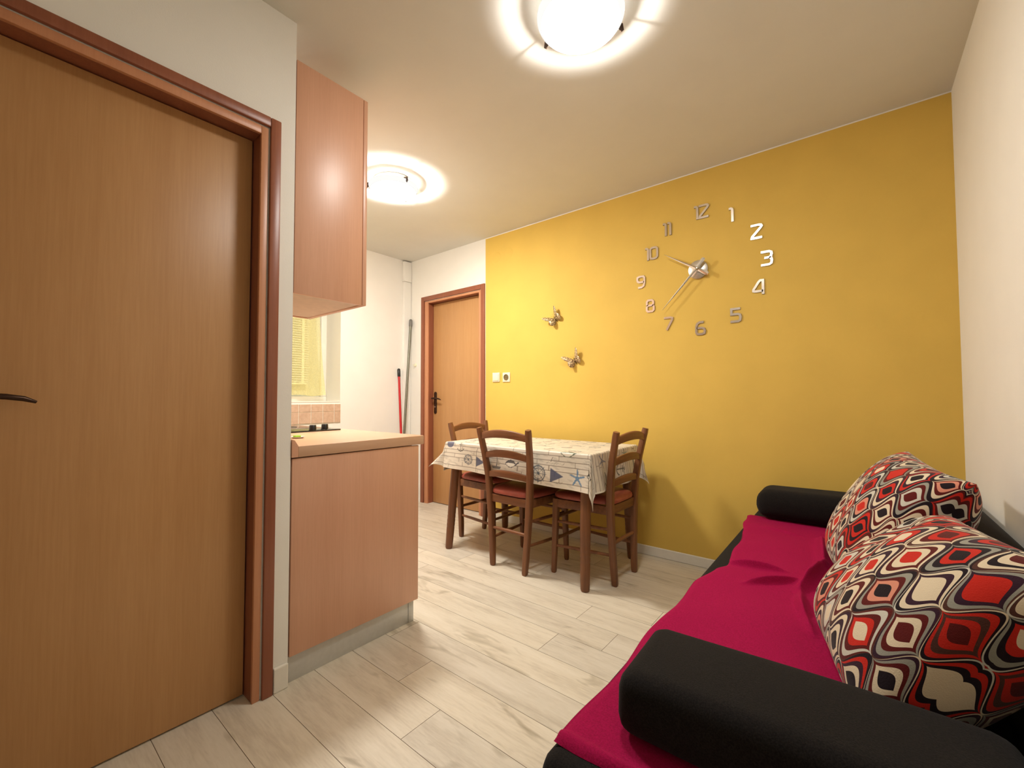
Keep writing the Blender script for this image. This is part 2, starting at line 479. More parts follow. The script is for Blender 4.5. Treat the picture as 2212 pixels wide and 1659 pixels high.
obj('leaf', B(xi0+.003, xi1-.003, YB+.066, YB+.108, .006, zi-.003, bev=.002), M['leaf'], d2)
lever(d2, (-3.345, YB+.066, 1.055), (0, -1, 0), (1, 0, 0))

# ------------------------------------------------------------------ window in the niche
w1 = thing('window_1', 'kitchen window deep in its niche behind the yellow curtain', 'window'); w1['kind'] = 'structure'
xw = XK-ND
bm = new(); fw = .055
box(bm, xw-.05, xw, NY0, NY1, NZ0, NZ0+fw, bev=.005); box(bm, xw-.05, xw, NY0, NY1, NZ1-fw, NZ1, bev=.005)
box(bm, xw-.05, xw, NY0, NY0+fw, NZ0+fw, NZ1-fw, bev=.005); box(bm, xw-.05, xw, NY1-fw, NY1, NZ0+fw, NZ1-fw, bev=.005)
obj('frame', bm, M['skirt'], w1)
obj('pane', B(xw-.035, xw-.025, NY0+fw, NY1-fw, NZ0+fw, NZ1-fw), M['pane'], w1)
bm = new()
box(bm, xw, XK+.004, NY0, NY1, NZ0-.0, NZ0+.012, bev=.003)
so = struct('trim_1', bm, M['skirt'], 'white window sill over the beige tiles', 'window sill')
# slatted blind in front of the pane
bl = thing('window_blind', 'white slatted blind hanging in the kitchen window', 'blind', (xw+.03, 1.55, 0))
bm = new(); z = 1.215
bx0, bx1 = -.34, .335
while z < 2.14:
    c = Vector((0, 0, z)); rings = []
    for yy in (bx0, bx1):
        rings.append([Vector((-.012, yy, z+.0075)), Vector((.012, yy, z-.0085)), Vector((.012, yy, z-.007)), Vector((-.012, yy, z+.009))])
    loft(bm, rings, True); z += .021
obj('slats', bm, M['blind'], bl, smooth=False)
bm = new(); box(bm, -.012, .012, bx0, bx1, 1.185, 1.200, bev=.003); obj('bottom_rail', bm, M['blind'], bl)
bm = new(); box(bm, -.018, .018, bx0, bx1, 2.15, 2.18, bev=.003); obj('head_rail', bm, M['blind'], bl)
for yy in (-.2, .13, .28):
    obj('ladder_tape', B(.0135, .0145, yy-.012, yy+.012, 1.2, 2.15), M['blind'], bl, smooth=False)
# curtain
bm = new(); nu, nv = 90, 40; R = []
for j in range(nv+1):
    v = j/nv; z = 2.17 - (2.17-1.085)*v; ring = []
    for i in range(nu+1):
        u = i/nu
        y = 1.16 + (.80 + .075*v*v)*u
        x = XK-.19 + .012*math.sin(u*34)*(.6+.4*v) + .006*math.sin(u*13+2*v)
        zz = z + (.006*math.sin(u*20) if j == nv else 0)
        ring.append(bm.verts.new((x, y, zz)))
    R.append(ring)
for a, b in zip(R, R[1:]):
    for i in range(nu): bm.faces.new((a[i], a[i+1], b[i+1], b[i]))
cu = thing('window_curtain', 'sheer yellow curtain hanging in the kitchen window niche', 'curtain')
cl = obj('cloth', bm, M['curtain'], cu, angle=180)
bm = new(); tube(bm, [(XK-.19, NY0+.002, 2.172), (XK-.19, NY1-.002, 2.172)], .007, 12); obj('rod', bm, M['dish'], cu)

# tiles under the window
bm = new()
ty1, tz0, tz1 = 2.078, .839, 1.008
box(bm, XK, XK+.006, YR+.01, ty1, tz0, tz1, mi=1)
s = .1055; yj = ty1 - .062
rows = [(tz0+.002, .9365), (.9415, tz1-.002)]
edges_y = [ty1]+[yj - k*s for k in range(13) if yj-k*s > YR+.02]
for a, b in zip(edges_y, edges_y[1:]+[YR+.012]):
    for z0_, z1_ in rows:
        if a-b > .02: box(bm, XK+.005, XK+.0105, b+.003, a-.003, z0_, z1_, bev=.0012)
struct('trim_2', bm, [M['tile'], M['grout']], 'two rows of square beige tiles under the kitchen window', 'wall tiles')

# pipe duct in the far corner
dct = thing('pipe_duct', 'white boxed pipe duct up the far kitchen corner', 'pipe duct')
obj('duct', B(XK, XK+.035, YB-.093, YB-.004, 0, 2.28, bev=.004), M['wall'], dct)
obj('collar', B(XK, XK+.041, YB-.096, YB-.0025, 2.283, ZC-.012, bev=.004), M['wall'], dct)

# hook on the white wall
bm = new(); lathe(bm, [(0, -.003), (.022, -.003), (.024, 0), (.024, 0)], (0, 0, 0), 24, axis='y')
hk = thing('wall_hook', 'small white round hook on the wall left of the far door', 'hook', (-3.585, YB, 1.402))
bm = new(); lathe(bm, [(.0001, -.010), (.012, -.010), (.018, -.006), (.018, 0)], n=24, axis='y'); obj('plate', bm, M['plastic'], hk)
bm = new(); tube(bm, [(0, -.008, -.004), (0, -.022, -.008), (0, -.03, -.002), (0, -.031, .008)], .0045, 10); obj('peg', bm, M['plastic'], hk)

# ------------------------------------------------------------------ kitchen run
# base cabinet
bc = thing('base_cabinet', 'beech laminate base cabinet end standing beside the near door wall', 'cabinet')
yc0, yc1 = .742, 1.338
obj('end_panel', B(XL-.018, XL, yc0, yc1, .098, .829, bev=.0015), M['cab'], bc)
bm = new(); box(bm, -3.05, XL-.020, yc0, yc1-.024, .110, .829); obj('carcass', bm, M['cab_in'], bc, smooth=False)
for i, (a, b) in enumerate(((-2.30, XL-.004), (-2.905, -2.304))):
    dr = obj('cabinet_door', B(a, b, yc1-.020, yc1-.001, .112, .822, bev=.0015), M['cab'], bc)
    bm = new(); cxh = (a+b)/2; tube(bm, [(cxh-.06, yc1-.002, .78), (cxh-.058, yc1+.022, .78), (cxh+.058, yc1+.022, .78), (cxh+.06, yc1-.002, .78)], .005, 8)
    obj('handle', bm, M['brushed'], dr)
bm = new(); box(bm, -3.05, XL-.012, yc0, yc1-.024, .0, .096, bev=.001)
obj('plinth', bm, M['plinth'], bc)['label'] = 'grey aluminium plinth'
bm = new(); box(bm, XL-.035, XL-.009, yc1-.0475, yc1-.019, .0, .096, bev=.002); obj('plinth_corner', bm, M['plinth'], bc)
# hanging drawer-less unit along the rest of the run
# worktop with front lip
wt = thing('worktop', 'beech laminate worktop lying on the base cabinet', 'worktop')
bm = new(); box(bm, -3.05, XL+.006, .762, 1.366, .833, .875, bev=.003); obj('slab', bm, M['ctop'], wt)
bm = new()
loft(bm, [[Vector((x, YR+.002, .8752)), Vector((x, .762, .8752)), Vector((x, .748, .898)), Vector((x, YR+.002, .902))] for x in (-3.05, XL+.006)], True)
box(bm, -3.05, XL+.006, YR+.002, .7615, .834, .8748)
obj('upstand', bm, M['cab'], wt)
# backsplash panel
bs = thing('backsplash_panel', 'beige panel edge standing on the worktop beside the wall corner', 'panel')
bm = new(); box(bm, -3.05, -1.74, YR+.001, YR+.018, .9035, 1.12, bev=.001); obj('panel', bm, M['tile'], bs)
# hob
hb = thing('hob', 'black glass hob let into the worktop', 'hob', (-2.60, 1.06, .875))
obj('glass_plate', B(-.29, .29, -.25, .245, .0005, .0075, bev=.002), M['hob'], hb)
for i, (dx, dy) in enumerate(((.243, .105), (.212, .190))):
    bm = new(); lathe(bm, [(.0001, .034), (.015, .034), (.0175, .031), (.019, .004), (.019, .0078), (.0001, .0078)], n=28)
    k = obj('knob', bm, M['black'], hb); k.location = (dx, dy, 0)
for dx, dy, r in ((-.14, .1, .085), (-.14, -.12, .07), (.06, .1, .07), (.06, -.12, .085)):
    bm = new(); lathe(bm, [(r-.003, .0078), (r-.003, .0085), (r, .0085), (r, .0078)], n=40); k = obj('heating_zone', bm, M['greycap'], hb); k.location = (dx, dy, 0)
# sponge dish
sd = thing('sponge_dish', 'small white dish with a green sponge on the worktop', 'dish', (-1.99, .915, .875))
sd.scale = (.62, .62, .62)
bm = new(); lathe(bm, [(.0001, .0008), (.034, .0008), (.047, .012), (.049, .0125), (.0455, .011), (.034, .004), (.0001, .004)], n=32)
obj('dish', bm, M['dish'], sd)
obj('sponge', B(-.032, .012, -.022, .020, .0055, .020, bev=.004), M['green'], sd)

# wall cabinet
uc = thing('wall_cabinet', 'tall beech laminate wall cabinet hanging above the worktop', 'cabinet')
uz0, uz1, uy0, uy1 = 1.458, 2.367, .739, 1.047
obj('end_panel', B(XL-.018, XL, uy0, uy1-.021, uz0, uz1, bev=.0015), M['cab'], uc)
obj('end_panel', B(-2.16, -2.142, uy0, uy1-.021, uz0, uz1, bev=.0015), M['cab'], uc)
obj('bottom_board', B(-2.141, XL-.019, uy0, uy1-.021, uz0+.004, uz0+.02), M['cab_in'], uc, smooth=False)
obj('top_board', B(-2.141, XL-.019, uy0, uy1-.021, uz1-.02, uz1-.002), M['cab'], uc, smooth=False)
obj('back_board', B(-2.141, XL-.019, uy0, uy0+.006, uz0+.021, uz1-.021), M['cab_in'], uc, smooth=False)
dr = obj('cabinet_door', B(-2.16, XL, uy1-.019, uy1, uz0, uz1, bev=.002), M['cab'], uc)
bm = new(); tube(bm, [(-2.10, uy1-.001, uz0+.05), (-2.10, uy1+.022, uz0+.055), (-2.10, uy1+.022, uz0+.16), (-2.10, uy1-.001, uz0+.165)], .005, 8); obj('handle', bm, M['brushed'], dr)

# sticks leaning in the corner
def stick(name, top, bot, r, mat, capmat, caplen, label, cat):
    t_, b_ = Vector(top), Vector(bot); root = thing(name, label, cat, b_); d = (t_-b_); L = d.length; d.normalize()
    bm = new(); tube(bm, [d*0, d*(L-caplen)], r, 14); obj('pole', bm, mat, root)
    bm = new(); tube(bm, [d*(L-caplen), d*(L-caplen+.008), d*(L-.01), d*L], [r*1.15, r*1.35, r*1.35, r*.9], 14); obj('grip', bm, capmat, root)
stick('broom_stick', (XK+.016, 2.708-.0, 1.362), (-3.44, 2.60, .012), .0115, M['red'], M['black'], .085, 'short red stick with a black grip leaning on the end wall', 'broom stick')
stick('mop_stick', (XK+.060, 2.825, 1.885), (-3.50, 2.60, .014), .0125, M['greystick'], M['greycap'], .075, 'tall grey metal stick leaning in the far corner', 'mop stick')

# ------------------------------------------------------------------ ceiling lamps
def make_lamp(loc, label, rz, E, P):
    root = thing('ceiling_lamp', label, 'lamp', loc, rz, 'round glass ceiling lamps')
    bm = new(); lathe(bm, [(.0001, -.0005), (.128, -.0005), (.132, -.004), (.132, -.030), (.129, -.032), (.126, -.030), (.126, -.006), (.0001, -.006)], n=72)
    for f in bm.faces:
        if f.calc_center_median().z < -.0045 and f.calc_center_median().xy.length < .129: f.material_index = 1
    obj('base_dish', bm, [M['skirt'], M['opal']], root)
    bm = new(); prof = []
    Rr, z0, zd = .160, -.041, -.098
    for i in range(15):
        a = i/14; prof.append((max(Rr*math.sin(a*PI/2), .0001), zd + (z0-zd)*(1-math.cos(a*PI/2))**1.05))
    prof += [(Rr+.0005, z0+.002)] + [(max(r-.004, .0001), z+.004) for r, z in prof[::-1]]
    lathe(bm, prof[:11], n=72); lathe(bm, prof[10:16], n=72, mi=2); lathe(bm, prof[15:], n=72, mi=1)
    rim_m = emit('lit_glass_rim_%s' % label.split()[0], (1, .98, .92), .27)
    bmesh.ops.remove_doubles(bm, verts=bm.verts, dist=1e-5)
    gl = obj('glass_bowl', bm, [emit('lit_glass_%s' % label.split()[0], E[:3], E[3]), M['opal'], rim_m], root, angle=180)
    for k in range(3):
        a = math.radians(k*120); bm = new()
        u = Vector((math.cos(a), math.sin(a), 0)); w = Vector((-math.sin(a), math.cos(a), 0)); z = Vector((0, 0, 1))
        bar(bm, [u*.128+z*-.028, u*.150+z*-.034, u*.1665+z*-.038, u*.1675+z*-.050, u*.160+z*-.056], .022, .004, .001, up=tuple(w))
        obj('clip', bm, M['darkmetal'], root)
    bm = new(); bmesh.ops.create_uvsphere(bm, u_segments=24, v_segments=14, radius=.010, matrix=Matrix.Translation((0, 0, -.071)))
    obj('bulb', bm, emit('bulb_%s' % label.split()[0], P[:3], P[3]), root)
    return root
make_lamp((-.765, 1.36, ZC), 'nearer round glass ceiling lamp over the room centre', math.radians(53), (1, .965, .90, 20.5), (1, .96, .92, 1250))
make_lamp((-2.385, 1.705, ZC), 'farther round glass ceiling lamp behind the wall cabinet', math.radians(-6), (1, .955, .88, 58.0), (1, .96, .92, 3600))

# ------------------------------------------------------------------ dining table
TX0, TX1, TY0, TY1, TZ = -2.285, -1.140, 2.098, 2.722, .745
tcx, tcy = (TX0+TX1)/2, (TY0+TY1)/2
tb = thing('dining_table', 'brown wooden dining table with turned legs under the nautical cloth', 'table', (tcx, tcy, 0))
hx, hy = (TX1-TX0)/2, (TY1-TY0)/2
obj('tabletop', B(-hx, hx, -hy, hy, TZ-.026, TZ-.002, bev=.004), M['chairwood_h'], tb)
bm = new()
for sy in (-1, 1): box(bm, -hx+.07, hx-.07, sy*(hy-.055)-.01, sy*(hy-.055)+.01, TZ-.115, TZ-.028)
for sx in (-1, 1): box(bm, sx*(hx-.06)-.01, sx*(hx-.06)+.01, -hy+.065, hy-.065, TZ-.115, TZ-.028)
obj('apron', bm, M['chairwood_h'], tb, smooth=False)
for sx in (-1, 1):
    for sy in (-1, 1):
        bm = new(); t0 = Vector((sx*(hx-.055), sy*(hy-.050), TZ-.028)); f0 = Vector((sx*(hx-.052+(.012 if sx > 0 else .030)), sy*(hy-.002), 0))
        prof = [(0, .031), (.02, .030), (.16, .027), (.17, .031), (.185, .032), (.2, .028), (.5, .030), (.66, .0285), (.67, .0270), (.68, .0285), (.70, .0285), (.705, .0270), (.72, .0285), (.74, .0285), (.745, .027), (.76, .0285), (.78, .028), (.785, .0265), (.80, .028), (.94, .026), (.985, .025), (1, .021)]
        tube(bm, [t0.lerp(f0, a) for a, r in prof], [r for a, r in prof], 20)
        obj('leg', bm, M['chairwood'], tb)

# tablecloth
def cloth_colour(U, V):
    """U,V in metres on the flat cloth, origin at table centre"""
    n = U.shape
    def hsh(a, b): return np.modf(np.abs(np.sin(a*12.9898+b*78.233)*43758.5453))[0]
    base = np.array(lin(226, 217, 200)); C = np.ones(n+(3,))*base
    prow = np.floor(V/.031); fr = V/.031-prow
    tone = .90+.12*hsh(prow, np.floor((U+hsh(prow, 1.0)*.9)/.26))
    C *= tone[..., None]
    # grain streaks
    g_ = np.sin(V*900+3*np.sin(U*9+prow))*.5+.5; s_ = hsh(np.floor(V/.006), np.floor((U+V*3)/.05))
    C *= (1-.10*(s_ > .72)*g_)[..., None]
    h2 = hsh(np.floor(V/.012)+3, np.floor((U*1.3+V*2)/.034)); C *= (1-.16*(h2 > .86))[..., None]
    def paint(mask, rgb, a=1.0):
        C[mask] = C[mask]*(1-a)+np.array(lin(*rgb))*a
    paint((fr < .10), (104, 88, 72), .85)
    jx = (U+hsh(prow, 1.0)*.9)/.26; paint((np.abs(jx-np.round(jx)) < .008), (120, 104, 86), .75)
    def seg(x0, y0, x1, y1, w):
        dx, dy = x1-x0, y1-y0; t = np.clip(((U-x0)*dx+(V-y0)*dy)/(dx*dx+dy*dy+1e-9), 0, 1)
        return np.hypot(U-x0-t*dx, V-y0-t*dy) < w
    def star(cx, cy, R, rot, rgb):
        a = np.arctan2(V-cy, U-cx)-rot; r = np.hypot(U-cx, V-cy); m_ = np.mod(a+PI/5, 2*PI/5)-PI/5
        paint(r < R*(.22+.78*np.exp(-(m_/.20)**2)), rgb, .9)
        paint(r < R*(.06+.8*np.exp(-(m_/.05)**2)), (150, 175, 195), .5)
    def pennant(cx, cy, s, rgb=(74, 82, 110)):
        x, y = (U-cx)/s, (V-cy)/s; paint((x > 0) & (x < 1.0) & (np.abs(y) < .5*(1-x)), rgb, .92)
        paint(seg(cx, cy-s*1.0, cx, cy+s*.9, .0018), (90, 80, 66), .9)
        paint(seg(cx, cy+s*.9, cx+.012, cy+s*1.25, .0018), (90, 80, 66), .9)
    def anchor(cx, cy, s, rgb=(96, 92, 84)):
        paint(seg(cx, cy-s*.45, cx, cy+s*.38, s*.045), rgb, .9); paint(seg(cx-s*.2, cy+s*.25, cx+s*.2, cy+s*.25, s*.04), rgb, .9)
        r = np.hypot(U-cx, V-cy); paint((np.abs(r-s*.42) < s*.05) & (V < cy-s*.12), rgb, .9)
        paint(np.abs(np.hypot(U-cx, V-cy-s*.46)-s*.08) < s*.03, rgb, .9)
    def wheel(cx, cy, R, rgb=(88, 96, 104)):
        r = np.hypot(U-cx, V-cy); paint(np.abs(r-R) < R*.10, rgb, .85); paint(np.abs(r-R*.72) < R*.05, rgb, .8); paint(r < R*.2, rgb, .85)
        for k in range(4):
            a = k*PI/4; paint(seg(cx-R*1.25*math.cos(a), cy-R*1.25*math.sin(a), cx+R*1.25*math.cos(a), cy+R*1.25*math.sin(a), R*.05), rgb, .8)
    def fish(cx, cy, s, rgb=(60, 58, 66)):
        x, y = (U-cx)/s, (V-cy)/s
        m1 = (np.abs(x) < .5) & (np.abs(y-.05) < .26*(1-(2*x)**2)); paint(m1, (235, 228, 212), .9)
        paint(m1 & (y-.05 > .05*(1-(2*x)**2)), rgb, .9); paint((np.abs(x) < .5) & (np.abs(np.abs(y-.05)-.26*(1-(2*x)**2)) < .03), rgb, .9)
        paint(seg(cx+s*.45, cy, cx+s*.68, cy+s*.2, s*.05), rgb, .9)
    def boat(cx, cy, s, rgb=(84, 88, 92)):
        x, y = (U-cx)/s, (V-cy)/s
        paint((np.abs(x) < .5-.5*np.clip(-y, 0, .3)) & (y < 0) & (y > -.25), rgb, .8); paint(seg(cx, cy, cx, cy+s*.8, s*.03), rgb, .9)
        paint((x > .04) & (x < .45*(1-y/.75)) & (y > .08) & (y < .75), (170, 160, 140), .8)
    def script(cx, cy, w):
        for k in range(int(w/.006)):
            x0_ = cx+k*.006; paint(seg(x0_, cy-.004*((k*7) % 3-1), x0_+.006, cy+.005*((k*5) % 3-1), .0009), (110, 100, 84), .8)
    # near drop (V < -hy), placed as seen
    e = -hy
    fx = lambda X: X-tcx
    paint(np.hypot(U-fx(-2.235), V-(e-.012)) < .034, (70, 78, 112), .85)
    anchor(fx(-2.133), e-.035, .075); pennant(fx(-1.985), e-.13, .078); wheel(fx(-2.06), e-.125, .034)
    fish(fx(-1.68), e-.115, .09); wheel(fx(-1.475), e-.145, .046); pennant(fx(-1.39), e-.145, .085)
    star(fx(-1.215), e-.142, .052, .3, (74, 120, 160)); fish(fx(-1.115), e-.125, .075, (50, 48, 50)); boat(fx(-1.80), e-.14, .08)
    script(fx(-1.90), e-.05, .16); script(fx(-1.42), e-.075, .12); script(fx(-1.36), e-.185, .05)
    star(fx(-1.55), e-.02, .03, .9, (96, 100, 130)); fish(fx(-1.28), e-.01, .09, (70, 84, 60))
    # right drop (U > hx)
    q = hx
    star(q+.05, -.20, .045, .1, (96, 100, 128)); anchor(q+.125, .03, .085); fish(q+.15, -.18, .07); star(q+.04, .10, .035, .6, (110, 130, 120)); boat(q+.12, .22, .08); pennant(q+.05, .26, .07)
    # top and other drops
    rs = random.Random(5)
    for gx in np.arange(-.74, .56, .145):
        for gy in np.arange(-.24, .52, .125):
            k = rs.randrange(6); cx, cy = gx+rs.uniform(-.03, .03), gy+rs.uniform(-.02, .02)
            if cx > q-.05: continue
            if k == 0: star(cx, cy, .042, rs.random(), (90, 110, 132))
            elif k == 1: anchor(cx, cy, .08)
            elif k == 2: wheel(cx, cy, .034)
            elif k == 3: fish(cx, cy, .085)
            elif k == 4: boat(cx, cy, .08)
            else: script(cx-.04, cy, .09)
    return np.clip(C, 0, 1)

def build_cloth():
    d = .214; st = .0038
    us = np.concatenate([np.arange(-hx-d, -hx, st), np.arange(-hx, hx, st), np.arange(hx, hx+d+st, st)])
    vs_ = np.concatenate([np.arange(-hy-d, -hy, st), np.arange(-hy, hy, st), np.arange(hy, hy+.10, st)])  # rear side barely hangs
    U, V = np.meshgrid(us, vs_)
    X = np.clip(U, -hx, hx); Y = np.clip(V, -hy, hy); Z = np.full_like(U, TZ+.0012)
    ex = np.maximum(np.abs(U)-hx, 0); ey = np.maximum(np.abs(V)-hy, 0)
    sx, sy = np.sign(U), np.sign(V)
    r = np.hypot(ex, ey); th = np.arctan2(ey, ex)
    def beta_edge(u):     # outward lean of the hems, gently waving
        return .10+.06*np.sin(u*9.0+1.0)+.03*np.sin(u*23.0)
    b = np.where(ey > 0, beta_edge(U), 0)*np.where(ex > 0, 0, 1) + np.where(ex > 0, beta_edge(V*1.7+.5), 0)*np.where(ey > 0, 0, 1)
    corner = (ex > 0) & (ey > 0)
    cb = np.where(sy > 0, np.where(sx > 0, .30, .2), np.where(sx > 0, .13, .16))
    s2 = np.sin(2*th)
    cbeta = .07*(1-s2)+cb*s2+.10*np.sin(4*th)*np.sin(th*3)*0
    b = np.where(corner, cbeta, b)
    # soft bend over the edge (radius)
    rad = .007
    hang = np.maximum(r-rad*1.2, 0)
    out = rad*np.minimum(r/rad/1.3, 1)+hang*np.sin(b)
    drop = np.where(r > 0, np.minimum(r, rad*1.2)*.55+hang*np.cos(b), 0)
    ux = np.where(corner, np.cos(th), np.where(ex > 0, 1.0, 0.0)); uy = np.where(corner, np.sin(th), np.where(ey > 0, 1.0, 0.0))
    X = X+sx*ux*out; Y = Y+sy*uy*out; Z = Z-drop
    # pleats around the corners
    pl = np.where(corner, .012*np.sin(th*2)*np.sin(6*th+1.0)*np.minimum(r/.1, 1), 0)
    X += sx*ux*pl; Y += sy*uy*pl
    # far left near-corner tip folded outwards and up
    m_ = (U < -hx+.02) & (V < -hy-.06)
    # front-left: flap kicks out to the left
    k = np.where(corner & (sx < 0) & (sy < 0), s2*np.maximum(r-.09, 0), 0)
    X -= k*.22; Z += k*.42; Y -= k*.30
    k2 = np.where(corner & (sx > 0) & (sy > 0), 1, 0)
    X += k2*s2*r*.12; Z -= k2*s2*r*.14
    # hem dip variation: the near hem hangs a little lower at the right
    shr = np.clip(1-(U+hx)/(2*hx), 0, 1)*.16
    Z += np.where((sy < 0) & (ey > 0), shr*(TZ-Z), 0)
    nv_, nu_ = U.shape
    co = np.stack([X, Y, Z], -1).reshape(-1, 3)
    idx = np.arange(nv_*nu_).reshape(nv_, nu_)
    q_ = np.stack([idx[:-1, :-1], idx[:-1, 1:], idx[1:, 1:], idx[1:, :-1]], -1).reshape(-1, 4)
    me = bpy.data.meshes.new('tablecloth'); me.from_pydata(co.tolist(), [], q_.tolist())
    ca = me.color_attributes.new('print', 'FLOAT_COLOR', 'POINT')
    c = np.concatenate([cloth_colour(U, V).reshape(-1, 3), np.ones((nv_*nu_, 1))], 1)
    # white hem band
    hem = (U > hx+d-.006) | (U < -hx-d+.006) | (V < -hy-d+.006)
    c[hem.reshape(-1), :3] = lin(238, 232, 218)
    ca.data.foreach_set('color', c.astype(np.float32).ravel())
    me.polygons.foreach_set('use_smooth', [True]*len(me.polygons))
    me.materials.append(attr_mat('printed_oilcloth', 'print', .45))
    o = bpy.data.objects.new('tablecloth', me); COL.objects.link(o); o.location = (tcx, tcy, 0)
    s_ = o.modifiers.new('solid', 'SOLIDIFY'); s_.thickness = .0009; s_.offset = 1
    tag(o, 'nautical print tablecloth with anchors, starfish and pennants covering the dining table', 'tablecloth')
build_cloth()

# ------------------------------------------------------------------ chairs (local: back at -Y, facing +Y)
def make_chair():
    r = thing('dining_chair', '', 'chair', group='walnut brown dining chairs')
    cw, ch = M['chairwood'], M['chairwood_h']
    def post(s, z):   # centre line of back posts
        f = [(0, .128, -.185), (.12, .136, -.180), (.30, .150, -.176), (.45, .160, -.176), (.56, .168, -.182), (.70, .182, -.202), (.868, .198, -.238)]
        for a, b in zip(f, f[1:]):
            if a[0] <= z <= b[0]+1e-6:
                t = (z-a[0])/(b[0]-a[0]); return Vector((s*(a[1]+(b[1]-a[1])*t), a[2]+(b[2]-a[2])*t, z))
    for s in (-1, 1):
        bm = new(); zs = [0, .012, .06, .12, .2, .3, .4, .45, .5, .56, .63, .7, .78, .845, .868]
        w = [.026, .031, .033, .034, .035, .036, .038, .038, .037, .036, .035, .034, .033, .033, .030]
        bar(bm, [post(s, z) for z in zs], w, [x*1.05 for x in w], .008, up=(0, 1, 0), k=4); obj('leg', bm, cw, r)['label'] = 'rear leg continuing up as back post'
        bm = new(); f0 = Vector((s*.183, .19, 0)); t0 = Vector((s*.178, .172, .448))
        bar(bm, [f0.lerp(t0, a) for a in (0, .03, .15, .5, .85, 1)], [.024, .029, .030, .034, .037, .037], [.024, .029, .030, .034, .037, .037], .009, up=(0, 1, 0), k=4); obj('leg', bm, cw, r)
    # back rails, arched, bowed backwards
    for zc, hh, arch in ((.822, .050, .026), (.700, .046, .024), (.578, .044, .020)):
        a, b = post(-1, zc-.01), post(1, zc-.01); bm = new(); P_ = []; HH = []
        for i in range(13):
            t = i/12; k = 1-(2*t-1)**2
            P_.append(a.lerp(b, t)+Vector((0, -.020*k, arch*k))); HH.append(hh*(.80+.2*k))
        bar(bm, P_, .018, HH, .006, up=(0, 0, 1), k=3); obj('back_rail', bm, ch, r)
    # seat frame
    zt = .452
    bm = new()
    bar(bm, [(-.180, .178, zt-.03), (.180, .178, zt-.03)], .022, .05, .004); bar(bm, [(-.150, -.172, zt-.03), (.150, -.172, zt-.03)], .022, .05, .004)
    for s in (-1, 1): bar(bm, [(s*.157, -.165, zt-.03), (s*.183, .175, zt-.03)], .022, .05, .004)
    obj('seat_frame', bm, ch, r)
    # upholstered seat
    bm = new(); rings = []
    def outline(k, z):
        P_ = []
        for i in range(64):
            a = 2*PI*i/64; c, s = math.cos(a), math.sin(a)
            e = 2/5.0; x = math.copysign(abs(c)**e, c); y = math.copysign(abs(s)**e, s)
            wy = .172+.030*(y*.5+.5)
            P_.append(Vector((x*wy*k, (y*.200)*k+.010, z)))
        return P_
    for k, z in ((.90, zt-.004), (.985, zt+.002), (1.0, zt+.012), (.985, zt+.024), (.93, zt+.034), (.8, zt+.041), (.55, zt+.046), (.25, zt+.048), (.03, zt+.0485)):
        rings.append(outline(k, z))
    # notch the rear corners clear of the posts
    for ring in rings:
        for p in ring:
            if p.y < -.150 and abs(p.x) > .137: p.x = math.copysign(.137, p.x)
            if p.y < -.19: p.y = -.19
    loft(bm, rings, True); obj('seat', bm, M['seat'], r)['label'] = 'reddish brown padded seat'
    # stretchers
    def rod(p, q, rr=.0095):
        bm = new(); p, q = Vector(p), Vector(q); tube(bm, [p, p.lerp(q, .5), q], [rr*.85, rr*1.1, rr*.85], 12); obj('stretcher', bm, ch, r)
    for s in (-1, 1):
        for z in (.17, .315):
            rod(post(s, z), Vector((s*.1805, .182, z-.005)))
    rod(post(-1, .235), post(1, .235), .011)
    rod((-.181, .181, .20), (.181, .181, .20)); rod((-.18, .177, .33), (.18, .177, .33))
    return r
chair = make_chair()
chair.location = (-1.688, 2.248, 0); chair.rotation_euler = (0, 0, math.radians(-1)); chair['label'] = 'brown ladder back chair at the near long side of the table, back to the viewer'
dup(chair, (-1.262, 2.392, 0), math.radians(89), 'brown ladder back chair at the right end of the table next to the sofa side')
dup(chair, (-2.190, 2.462, 0), math.radians(-90), 'brown ladder back chair at the left end of the table by the far door')

# ------------------------------------------------------------------ wall clock
DIG = {
 '1': [[(0, .93), (.12, .94), (.2, .88), (.22, .8), (.22, 0)]],
 '2': [[(0, .93), (.48, .93), (.6, .9), (.64, .82), (.58, .72), (.08, .18), (.06, .07), (.14, .065), (.66, .065)]],
 '3': [[(0, .93), (.48, .93), (.6, .86), (.62, .74), (.58, .6), (.48, .53), (.2, .53)], [(.48, .53), (.6, .45), (.63, .3), (.6, .14), (.48, .065), (0, .065)]],
 '4': [[(.6, 0), (.6, .93), (.46, .94), (.36, .86), (.04, .36), (.04, .26), (.12, .23), (.6, .23)]],
 '5': [[(.62, .93), (.07, .93), (.07, .56), (.48, .56), (.6, .5), (.63, .32), (.6, .13), (.48, .065), (0, .065)]],
 '6': [[(.56, .93), (.28, .92), (.12, .82), (.06, .62), (.05, .2), (.12, .08), (.26, .065), (.46, .065), (.6, .12), (.63, .3), (.58, .45), (.46, .51), (.08, .51)]],
 '7': [[(0, .93), (.5, .93), (.62, .88), (.6, .74), (.2, 0)]],
 '8': [[(.14, .53), (.06, .62), (.06, .82), (.16, .93), (.46, .93), (.56, .82), (.56, .62), (.48, .53), (.14, .53), (.05, .42), (.05, .16), (.14, .065), (.48, .065), (.6, .16), (.6, .42), (.48, .53)]],
 '0': [[(.3, .065), (.12, .09), (.06, .2), (.06, .8), (.14, .91), (.3, .93), (.5, .91), (.6, .8), (.6, .2), (.5, .09), (.3, .065)]],
}
DIG['9'] = [[(.66-x, 1-y) for x, y in DIG['6'][0]]]
ADV = {'1': .34}
